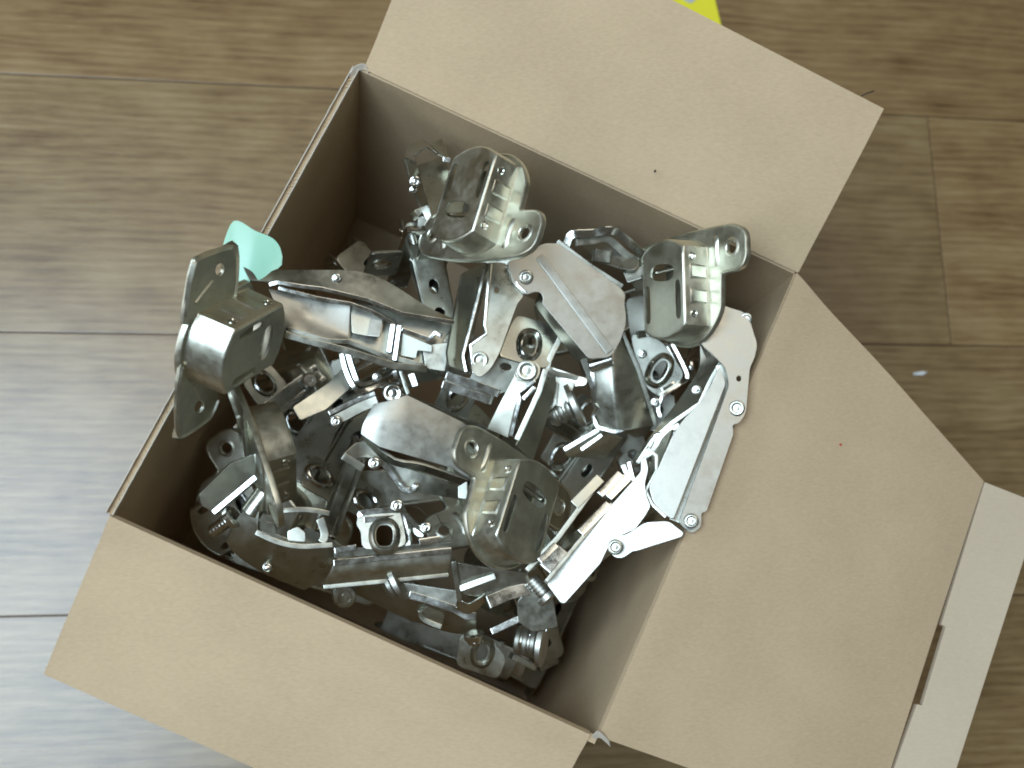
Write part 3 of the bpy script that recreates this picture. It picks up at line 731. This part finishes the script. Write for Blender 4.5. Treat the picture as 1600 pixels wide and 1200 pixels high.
def rail_plate(par, fr, L=46, w=9, m=None):
    """mounting plate: stepped rail with two side tabs, each with a raised oval hole, and an adjusting screw"""
    prof = [(-w / 2, -3), (-w / 2, 0), (-w / 2 + 2.4, 0), (-w / 2 + 2.4, -1.2), (w / 2 - 2.4, -1.2), (w / 2 - 2.4, 0), (w / 2, 0), (w / 2, -3)]
    bm = bmesh.new(); rows = []
    for x in (-L / 2, -L / 2 + .6, L / 2 - .6, L / 2):
        rows.append([bm.verts.new((x, y, z)) for y, z in prof])
    for a, b in zip(rows, rows[1:]):
        for i in range(len(prof)): bm.faces.new([a[i], a[(i + 1) % len(prof)], b[(i + 1) % len(prof)], b[i]])
    bm.faces.new(rows[0]); bm.faces.new(rows[-1]); mesh_local(bm, fr)
    finish(bm, 'rail', m or SHINY, par, .35)
    for s_ in (1, -1):
        tab = rounded([(-8, s_ * (w / 2 - 1)), (8, s_ * (w / 2 - 1)), (7.5, s_ * (w / 2 + 13)), (-7.5, s_ * (w / 2 + 13))], 2.5)
        extr(par, fr, tab, -4.4, -3.2, 'tab', m or METAL, .35, holes=[oval(0, s_ * (w / 2 + 7), 3, 4.3, 0, 16)])
        bm = bmesh.new(); n = 20; rws = []
        for k_, z_ in ((1, -4.6), (1, -2.2), (1.18, -1.7), (1.4, -1.9), (1.65, -3.1)):
            rws.append([bm.verts.new((3 * k_ * math.cos(2 * math.pi * t / n), s_ * (w / 2 + 7) + 4.3 * k_ * math.sin(2 * math.pi * t / n), z_)) for t in range(n)])
        for a, b in zip(rws, rws[1:]):
            for t in range(n): bm.faces.new([a[t], a[(t + 1) % n], b[(t + 1) % n], b[t]])
        mesh_local(bm, fr); finish(bm, 'collar', SHINY, par)
    a_ = local(fr, (L / 2 - 7, 0, 1.6)); lathe('screw', par, a_, fr.col[2].xyz, [(2.4, -7), (2.4, -.6), (3.6, -.5), (3.6, 1.2), (3, 1.7), (1.4, 1.7), (1.2, .8), (.01, .8)], SHINY, 18)
def rnd_frame(x, y, z, ez, ex, ey):
    from mathutils import Euler
    return Matrix.Translation(P(x, y, z)) @ Euler((math.radians(ex), math.radians(ey), math.radians(ez)), 'XYZ').to_matrix().to_4x4()

# ---- mounting plate with raised oval hole, between the two link arms in the centre
h = mplate(830, 560, -20, 'mounting plate with a raised oval hole right of the upright link arms in the centre')
pl = plane(826, 545, -17, -.15, -.1)
sheet('tab', h, pl, [(640, 560), (960, 650), (985, 720), (880, 980), (760, 960), (560, 900), (500, 880), (590, 640)], Z4, r=28, holes=[oval(735, 792, 55, 82, 8, 16, .8)])
collar('collar', h, pl, 735, 792, 60, 88, 8, Z4, w=2.4, h=1.8, m=SHINY)
sheet('rail', h, plane(780, 585, -19, .05, .25), [(440, 900), (640, 890), (700, 960), (700, 1100), (500, 1180), (250, 1100), (300, 1000)], Z4, r=12, holes=[oval(550, 965, 48, 30, 10, 14)])
bar('rail_edge', h, [(85, 1030, -19), (500, 1175, -20)], Z4, w=3.4, d=3, m=SHINY)
bar('rail_edge', h, [(55, 1105, -21), (420, 1225, -22)], Z4, w=3.4, d=3, m=SHINY)
bar('rail_edge', h, [(80, 1070, -23), (460, 1200, -24)], Z4, w=7, d=1.5)
bar('tab_edge', h, [(965, 660, -16.5), (985, 720, -16.5), (880, 970, -18), (1050, 1040, -19), (1195, 1075, -19)], Z4, w=2.2, d=4, smooth=4)
sheet('rail_end', h, plane(890, 590, -20, .3, .1), [(890, 960), (1190, 1060), (1180, 1110), (1080, 1120), (900, 1060)], Z4, r=10)
screw(h, (700, 730, -22), (500, 820, -26), 5.2, X6, 9.5, m=SATIN)
loft('screw_bracket', h, [[(545, 560, -19), (540, 740, -20)], [(680, 590, -18), (620, 760, -19)]], X6, th=1.2)
bar('screw_bracket', h, [(555, 590, -17), (545, 730, -19), (490, 780, -20)], X6, w=1.8, d=4)

# ---- dark channel body right of the centre
h = hinge(970, 620, -25, 'dark channel shaped hinge body hanging right of centre below the flat cover tip')
loft('arm_cover', h, [[(785, 440, -24), (800, 600, -26), (795, 740, -30), (850, 900, -33)], [(900, 400, -20), (915, 600, -22), (930, 760, -26), (955, 915, -30)], [(945, 390, -19.5), (965, 600, -21.5), (985, 760, -25), (1005, 910, -29)], [(1000, 260, -21), (1110, 520, -25), (1180, 720, -29), (1225, 880, -33)]], X6, th=1.1, bev=.3)
bar('arm_edge', h, [(1000, 260, -19), (1110, 520, -23), (1222, 880, -31)], X6, w=1.8, d=9)
bar('arm_edge', h, [(785, 430, -22), (800, 600, -24), (800, 735, -28), (830, 760, -29), (795, 820, -31), (830, 890, -31), (940, 920, -30), (1005, 905, -29)], X6, w=1.8, d=7, m=SHINY)
lathe('arm_roller', h, P(*X6((850, 455, -18))), V((1, .3, .3)), [(2.4, -5), (3, -4.5), (3, 4.5), (2.4, 5)], SHINY)
loft('arm_cover', h, [[(1215, 860, -33), (1150, 950, -36)], [(1005, 920, -32), (1080, 960, -38)]], X6, th=1.1)
loft('link_arm', h, [[(860, 900, -38), (600, 1040, -42)], [(1000, 960, -38), (620, 1080, -44)], [(880, 1100, -48), (640, 1090, -46)]], X6, th=1.1)
bar('link_edge', h, [(840, 905, -37), (605, 1040, -41)], X6, w=2, d=4, m=SHINY); bar('link_edge', h, [(860, 940, -38), (720, 1040, -41)], X6, w=1.6, d=3, m=SHINY)
rivet(h, 1215, 720, -22, 1.6, X6, m=SHINY)

# ---- mounting plate with bent wire-like rim beside it
h = mplate(1045, 600, -24, 'dark mounting plate with looped rim under the cup by the right wall')
pl = plane(1040, 600, -26, .2, .3)
sheet('tab', h, pl, [(1050, 260), (1250, 300), (1420, 540), (1260, 700), (1150, 620), (1100, 480)], X6, r=30, holes=[oval(1250, 510, 42, 75, 30, 16)])
collar('collar', h, pl, 1245, 510, 50, 88, 30, X6, w=2.4, h=2, m=SHINY)
bar('tab_rim', h, [(1330, 330, -22), (1430, 540, -23), (1380, 600, -23), (1270, 680, -24), (1235, 760, -25), (1250, 820, -25)], X6, w=1.6, d=3, smooth=5, m=SHINY)
bar('tab_rim', h, [(1290, 350, -24), (1385, 540, -25), (1340, 590, -25), (1260, 640, -26)], X6, w=1.6, d=3, smooth=5, m=SHINY)
bar('cross_bar', h, [(1100, 270, -20), (1155, 262, -20)], X6, w=3, d=3, m=SHINY); rivet(h, 1130, 400, -23, 1.6, X6, m=SHINY)

# ---- long dark beam between that plate and the bright right arm
h = hinge(1060, 620, -15, 'long dark hinge arm slanting beside the bright arm along the right wall')
loft('arm_side', h, [[(640, 20, -14), (640, 180, -18), (540, 340, -22), (400, 520, -26), (270, 690, -30)], [(800, -30, -8), (800, 70, -8), (650, 370, -12), (430, 560, -18), (310, 700, -26)]], Z6, th=1.1, along=4)
bar('arm_edge', h, [(795, -30, -6), (803, 70, -6), (700, 250, -8), (645, 370, -10), (500, 470, -14), (400, 560, -18), (320, 680, -22)], Z6, w=1.8, d=8)
bar('arm_edge', h, [(540, 480, -10), (440, 540, -13), (400, 620, -15), (350, 650, -17)], Z6, w=2.2, d=6)
bar('rib', h, [(645, 30, -12), (690, 130, -14)], Z6, w=2, d=2, m=SHINY); bar('rib', h, [(665, 20, -12), (695, 110, -14)], Z6, w=1.2, d=2, m=SHINY)
rivet(h, 628, 298, -11, 1.8, Z6, m=SHINY); rivet(h, 430, 550, -14, 2.2, Z6, m=SHINY)
loft('arm_cover', h, [[(380, 600, -20), (380, 760, -14), (400, 890, -12)], [(500, 500, -9), (440, 690, -6), (385, 870, -5)]], Z6, th=1)

# ---- loop of a mounting plate behind the long flat cover
h = mplate(930, 380, -14, 'mounting plate with a rounded shiny loop behind the long flat cover at upper right')
bar('loop', h, [(10, 300, -17), (40, 215, -15), (90, 195, -14), (200, 190, -14), (300, 172, -13), (380, 200, -14), (530, 330, -17)], Z5, w=3.4, d=4, smooth=5, m=SHINY)
bar('loop', h, [(90, 250, -17), (200, 240, -17), (300, 230, -17), (420, 330, -19), (500, 380, -20)], Z5, w=3, d=3, smooth=4)
sheet('tab', h, plane(945, 400, -22, .2, -.3), [(120, 270), (330, 250), (520, 380), (480, 440), (400, 430), (250, 380)], Z5, r=20)
bar('cross_bar', h, [(215, 335, -17), (320, 350, -18)], Z5, w=5, d=4, m=SHINY)
sheet('rail', h, plane(980, 415, -22, .3, -.1), [(380, 400), (520, 360), (560, 480), (430, 520)], Z5, r=6)

# ---- hinge with a doubled bent rim left of the middle
h = hinge(520, 610, -25, 'half buried hinge with doubled bent rim under the long open channel')
bar('rim', h, [(465, 60, -20), (500, 200, -21), (570, 335, -22), (640, 355, -23), (760, 310, -24), (900, 300, -25)], Y2, w=1.8, d=5, smooth=5, m=SHINY)
bar('rim', h, [(515, 60, -19), (550, 180, -20), (600, 290, -21), (680, 290, -22), (800, 240, -23), (860, 200, -23)], Y2, w=1.8, d=4, smooth=5, m=SHINY)
sheet('arm_end', h, plane(510, 635, -27, -.14, .0), [(85, 480), (380, 280), (470, 180), (540, 330), (350, 500), (145, 585)], Y2, r=10)
bar('rail', h, [(370, 530, -27), (560, 440, -27), (730, 370, -26)], Y2, w=2, d=5, m=SHINY)
bar('rail', h, [(400, 595, -28), (620, 480, -28), (750, 430, -27)], Y2, w=4, d=5)
rivet(h, 870, 372, -22, 3.4, Y2, m=SHINY); rivet(h, 425, 592, -26, 2, Y2, m=SHINY); rivet(h, 748, 245, -22, 1.8, Y2, m=SHINY)
bar('clip', h, [(880, 200, -20), (900, 260, -21)], Y2, w=2, d=3, m=SHINY); bar('clip', h, [(1010, 220, -22), (1045, 320, -23)], Y2, w=2.6, d=3, m=SHINY)
bar('clip', h, [(930, 195, -20), (990, 380, -22)], Y2, w=1.6, d=4)

# ---- big bright mounting plate in the lower middle
h = mplate(600, 870, -20, 'large bright mounting plate with stepped rail and square tab, lower middle of the pile')
pl = plane(600, 838, -16, .05, -.08)
sheet('tab', h, pl, [(450, 270), (500, 215), (815, 195), (850, 300), (890, 535), (490, 565), (480, 400), (440, 340)], Y3, r=30, holes=[oval(690, 440, 78, 98, 0, 18, .75)])
collar('collar', h, pl, 690, 440, 84, 104, 0, Y3, w=2.6, h=1.6)
bar('tab_rim', h, [(475, 270, -16), (500, 232, -16), (800, 212, -16), (840, 250, -17), (880, 400, -18), (900, 530, -19)], Y3, w=2, d=4, smooth=4, m=SHINY)
bar('tab_rim', h, [(505, 300, -16.5), (785, 278, -16.5)], Y3, w=2.4, d=1, m=SHINY)
sheet('side_tab', h, plane(680, 825, -20, .3, .1), [(840, 220), (900, 170), (1000, 190), (1070, 270), (1150, 230), (1190, 330), (1320, 480), (1200, 480), (1000, 490), (900, 340)], Y3, r=22, holes=[oval(985, 410, 60, 28, 35, 14)])
bar('side_tab_rim', h, [(845, 235, -17), (930, 320, -18), (1060, 420, -19)], Y3, w=2, d=3, m=SHINY)
bar('side_tab_rim', h, [(1000, 500, -18), (1195, 470, -19)], Y3, w=2.6, d=2, m=SHINY)
rivet(h, 803, 172, -15, 2.2, Y3, m=SHINY); rivet(h, 1060, 370, -17, 2, Y3, m=SHINY)
loft('rail', h, [[(240, 570, -19), (445, 550, -19), (900, 520, -20), (1290, 500, -20)], [(238, 640, -20), (445, 625, -20), (900, 590, -21), (1300, 545, -21)]], Y3, th=1.2)
bar('rail_edge', h, [(235, 685, -19), (1293, 572, -20)], Y3, w=2.4, d=2, m=SHINY, down=V((0, .05, -1)))
bar('rail_edge', h, [(243, 575, -18.5), (440, 545, -18.5)], Y3, w=2.4, d=1.5, m=SHINY)
loft('rail_side', h, [[(235, 700, -20), (760, 645, -20.5), (1290, 590, -21)], [(190, 800, -22), (750, 745, -22.5), (1275, 690, -23)], [(145, 890, -27), (740, 830, -27), (1262, 780, -28)]], Y3, th=1.2, across=4, m=CUPM)
bar('rail_edge', h, [(145, 898, -26.5), (600, 855, -26.5), (1262, 788, -27.5)], Y3, w=1.7, d=2, m=METAL)

# ---- long body under that plate with channel opening on the right
h = hinge(720, 930, -30, 'hinge body lying along the front wall under the bright mounting plate')
loft('body_side', h, [[(-90, 150, -33), (200, 345, -33), (560, 460, -32), (720, 500, -32)], [(-250, 330, -46), (150, 520, -46), (500, 640, -46), (720, 660, -46)]], Y4, th=1.1, along=4, m=METAL)
bar('body_edge', h, [(195, 348, -31), (380, 400, -31), (550, 460, -31), (640, 510, -31), (720, 515, -31)], Y4, w=3, d=3, m=SHINY)
loft('body_top', h, [[(195, 340, -31.5), (560, 450, -31.5)], [(130, 250, -31), (590, 320, -29)]], Y4, th=1)
loft('arm_cover', h, [[(535, 90, -24), (565, 250, -27), (600, 340, -30)], [(700, 120, -23), (780, 260, -26), (800, 380, -28)], [(1120, 180, -23), (1140, 230, -25), (1150, 290, -27)]], Y4, th=1.1, along=4)
bar('arm_edge', h, [(590, 300, -26), (700, 260, -24), (870, 200, -23)], Y4, w=2.4, d=3)
bar('arm_edge', h, [(545, 90, -22), (570, 260, -25), (590, 400, -29)], Y4, w=2, d=5)
loft('curl', h, [[(590, 380, -29), (660, 420, -28), (740, 380, -27), (790, 350, -26)], [(560, 460, -31), (640, 500, -31), (720, 470, -30), (800, 400, -29)]], Y4, th=1, along=4, m=SHINY)
bar('channel_rim', h, [(815, 405, -26), (980, 335, -26), (1140, 300, -26)], Y4, w=5, d=6, m=SHINY)
bar('channel_rim', h, [(840, 635, -33), (1052, 535, -32)], Y4, w=2.6, d=5, m=SHINY)
sheet('end_plate', h, plane(835, 950, -29, .1, .35), [(1040, 395), (1150, 300), (1320, 370), (1360, 600), (1160, 640), (1045, 560)], Y4, r=14)
screw(h, (1300, 385, -22), (1150, 220, -24), 3, Y4, 4.6, m=SATIN)
lathe('cam_disc', h, P(*Y3((335, 985, -33))), V((.1, -.25, 1)), [(4.6, -3), (4.6, 0), (4.0, .5), (2.6, .5), (2.3, -.2), (1.2, -.2), (1, .4), (.01, .4)], METAL, 24)
screw(h, (840, 830, -30), (700, 900, -32), 5.5, Y3, 8, m=SATIN)

sheet('lug', h, plane(670, 970, -38, .1, .5), [(290, 470), (350, 420), (480, 470), (460, 600), (330, 570)], Y4, r=20)
bar('lug_rim', h, [(285, 470, -36), (310, 540, -37), (450, 600, -37)], Y4, w=2, d=3, smooth=3, m=METAL)
screw(h, (700, 640, -36), (710, 720, -38), 3, Y4, 4, m=SHINY)

# ---- dim plate at the bottom of the front corner
h = mplate(760, 1020, -45, 'dim mounting plate with an oval hole, lowest toward the front corner of the box')
pl = plane(755, 1020, -48, .1, .2)
sheet('tab', h, pl, [(600, 650), (830, 690), (960, 840), (890, 1010), (560, 900)], Y4, r=25, holes=[oval(770, 800, 42, 65, 15, 16)])
collar('collar', h, pl, 770, 800, 50, 76, 15, Y4, w=2.4, h=2)
bar('rail', h, [(1010, 830, -45), (1190, 920, -47)], Y4, w=2.6, d=6)
screw(h, (1260, 740, -40), (1040, 700, -44), 6, Y4, 9, m=SATIN)
sheet('bracket', h, plane(820, 985, -38, .2, .1), [(1095, 580), (1130, 555), (1210, 590), (1215, 525), (1280, 545), (1270, 640), (1110, 600)], Y4, r=5, m=SHINY)
for x in (1060, 1140, 1215): bar('screw_rib', h, [(x, 660 if x > 1100 else 720, -38), (x - 30, 780, -40)], Y4, w=3, d=4, smooth=0, m=SHINY)

# ---- scraps at the far left of the top cup
h = mplate(628, 395, -30, 'small mounting plate on edge in the gap left of the topmost cup')
rail_plate(h, frame((634, 398, -30), (652, 350, 20, 1), (655, 412, 10, -1)), L=38)
h = hinge(670, 420, -28, 'short hinge arm end upright just below and left of the topmost cup')
arm(h, frame((655, 345, -30), (672, 420, 22, 1), (680, 350, 8, 0)), L=48, w0=13, w1=11, d=9)

# ---- hinges lying deeper, seen through the gaps
deep = [
 (500, 500, -75, 20, 15, -8, 'dim hinge deep in the box below the long open channel, toward the upper left corner', 1),
 (610, 470, -60, -50, -20, 10, 'dim hinge arm wedged below the top cup and left of the upright link arms', 0),
 (390, 800, -66, 35, 8, 12, 'dim hinge deep against the left wall below the cup standing on edge', 1),
 (480, 720, -62, 60, -12, 8, 'dim hinge between the cup on edge and the bluish grey cover', 1),
 (560, 900, -62, -28, 15, 0, 'dark hinge deep under the bright mounting plate at the front', 0),
 (900, 760, -55, 55, 10, -14, 'dim hinge in the dark gap between the lower middle cup and the bright base arm', 1),
 (960, 900, -50, 35, 25, -25, 'brownish hinge below the bright base arm near the front right wall', 0),
 (780, 700, -60, -40, -15, 10, 'dim hinge directly beneath the lower middle cup', 0),
 (1010, 520, -60, -70, 10, 10, 'dim hinge in the gap below the cup by the right wall', 1),
 (860, 430, -58, -30, 10, -10, 'dim hinge under the long flat cover of the topmost hinge', 0),
 (720, 560, -62, 10, 18, 8, 'dim hinge beneath the inner end of the long open channel', 0),
 (830, 930, -70, -70, -10, 16, 'dim hinge beneath the channel opening near the front corner', 1),
 (1080, 500, -50, -85, 25, 0, 'dim hinge pressed into the right corner behind the bright arm', 0),
 (470, 905, -56, -20, 5, 4, 'dark hinge lying along the foot of the front wall at lower left', 0),
 (700, 1000, -84, -24, 12, -6, 'dark hinge lying along the front wall under the cluster of screws', 0),
 (860, 1010, -112, 60, 8, 5, 'dark hinge on end in the front corner of the box', 0),
 (640, 760, -70, 5, 5, 5, 'dim hinge low under the bluish grey cover and the square tab', 0),
]
def keep_inside(root):
    ms = [c for c in root.children]
    for _ in range(2):
        for a, b in ((A, B), (B, Cc), (Cc, D), (D, A)):
            o_ = outw(a, b)
            k_ = max((v.co + root.location - a).dot(o_) for c in ms for v in c.data.vertices)
            if k_ > -.002: root.location -= o_ * (k_ + .002)
for (x, y, z, ez, ex, ey, lab, wc) in deep:
    z -= 16
    h = hinge(x, y, z, lab)
    fr = rnd_frame(x, y, z, ez, ex, ey)
    sh = fr @ Matrix.Translation((-.03, 0, 0)); arm(h, sh)
    if wc: cup(h, fr @ Matrix.Translation((-.055, 0, -.004)) @ Matrix.Rotation(math.radians(90), 4, 'Z') @ Matrix.Rotation(math.radians(-35), 4, 'X'))
    keep_inside(h)
plates = [(420, 620, -78, 40, 10, 5, 'dim mounting plate lying on the box bottom near the left wall'),
 (700, 660, -50, -20, 20, 10, 'dim mounting plate in the gap above the wing of the lower middle cup'),
 (600, 560, -62, 30, -20, 0, 'dim mounting plate glimpsed under the middle of the long open channel'),
 (900, 680, -58, -30, 15, 10, 'dim mounting plate in the dark gap right of the centre link arms'),
 (540, 760, -52, 70, 20, 20, 'dim mounting plate left of the bluish grey cover'),
 (900, 850, -60, 40, 10, 30, 'dim mounting plate just right of the lower middle cup'),
 (1100, 560, -40, 60, 20, 20, 'dim mounting plate under the slanting dark arm')]
for (x, y, z, ez, ex, ey, lab) in plates:
    z -= 12
    h = mplate(x, y, z, lab); rail_plate(h, rnd_frame(x, y, z, ez, ex, ey)); keep_inside(h)

# ------------------------------------------------------------------ small things round the box
GREEN = plain('mint_green_plastic', (.38, .70, .48), .32, 0)
GREEN.node_tree.nodes['Principled BSDF'].inputs['Transmission Weight'].default_value = .0
GREEN.node_tree.nodes['Principled BSDF'].inputs['Subsurface Weight'].default_value = .3
gs = loft('green_strip', None, [[(346, 390, 1), (349, 420, 0), (352, 450, -2)], [(365, 345, 3), (366, 390, 2.5), (366, 440, 1)], [(400, 361, 4.5), (396, 395, 4), (388, 440, 2)], [(424, 371, 7.5), (420, 400, 7), (408, 436, 5)], [(436, 384, 10), (435, 404, 9.5), (424, 424, 7)], [(441, 400, 10.5), (440, 414, 10), (434, 420, 8.5)]], th=.25, across=5, m=GREEN)
gs['label'] = 'curled scrap of mint green plastic over the left wall edge'; gs['category'] = 'plastic scrap'
YEL = plain('yellow_paper', (.78, .70, .03), .5)
yp = thing('yellow_packet', P(1070, -10, -168), 'bright yellow packet peeking out behind the top flap', 'packet')
sheet('paper', yp, plane(1070, -10, -168, 0, 0), [(1000, -60), (1103, -60), (1132, 60), (1040, 60)], th=1.2, r=2, m=YEL)
GREY = plain('grey_print', (.45, .46, .50), .5)
sheet('printed_patch', yp, plane(1070, -10, -167.6, 0, 0), [(1066, -30), (1092, -32), (1090, -3), (1080, 5), (1068, 0)], th=.3, r=4, m=GREY, bev=0)
DK = plain('dark_fibre', (.03, .02, .015), .8)
th_ = bar('thread', None, [(1346, 150, 24), (1354, 146, 25), (1366, 142, 24)], w=.5, d=.4, m=DK, smooth=3, bev=0)
th_['label'] = 'tiny dark bristle on the outer corner of the top flap'; th_['category'] = 'thread'
WH = plain('white_fleck', (.75, .78, .8), .6)
fk = sheet('white_fleck', None, plane(1438, 583, -169, 0, 0), [(1427, 583), (1440, 580), (1449, 581), (1442, 586), (1428, 586)], th=.5, r=1, m=WH, bev=0)
fk['label'] = 'small white fleck on the wood floor right of the box'; fk['category'] = 'fleck'
RD = plain('red_speck', (.45, .05, .02), .6)
rs = lathe('red_speck', None, hit(plR, 1311, 695), plR[1], [(.45, 0), (.55, 1.0), (.35, 1.4), (.01, 1.5)], RD, 8)
rs['label'] = 'tiny red speck on the large right flap'; rs['category'] = 'speck'

for nm, pts in (('torn_liner', [(545, 118, .5), (555, 104, 2.5), (568, 100, 3), (574, 108, 2)]), ('torn_liner', [(926, 1150, 1), (934, 1143, 3), (944, 1150, 2.5), (952, 1158, 1)])):
    loft(nm, box, [[pts[0], pts[1], pts[2], pts[3]], [(x + 2, y + 10, z - 2.5) for x, y, z in pts]], th=.5, along=3, m=CARDL)
sp = lathe('black_speck', None, P(1023, 268, 10.8), V((0, 0, 1)), [(.45, 0), (.5, .5), (.3, 1.2), (.01, 1.3)], DK, 8)
sp['label'] = 'tiny black speck on the raised top flap'; sp['category'] = 'speck'
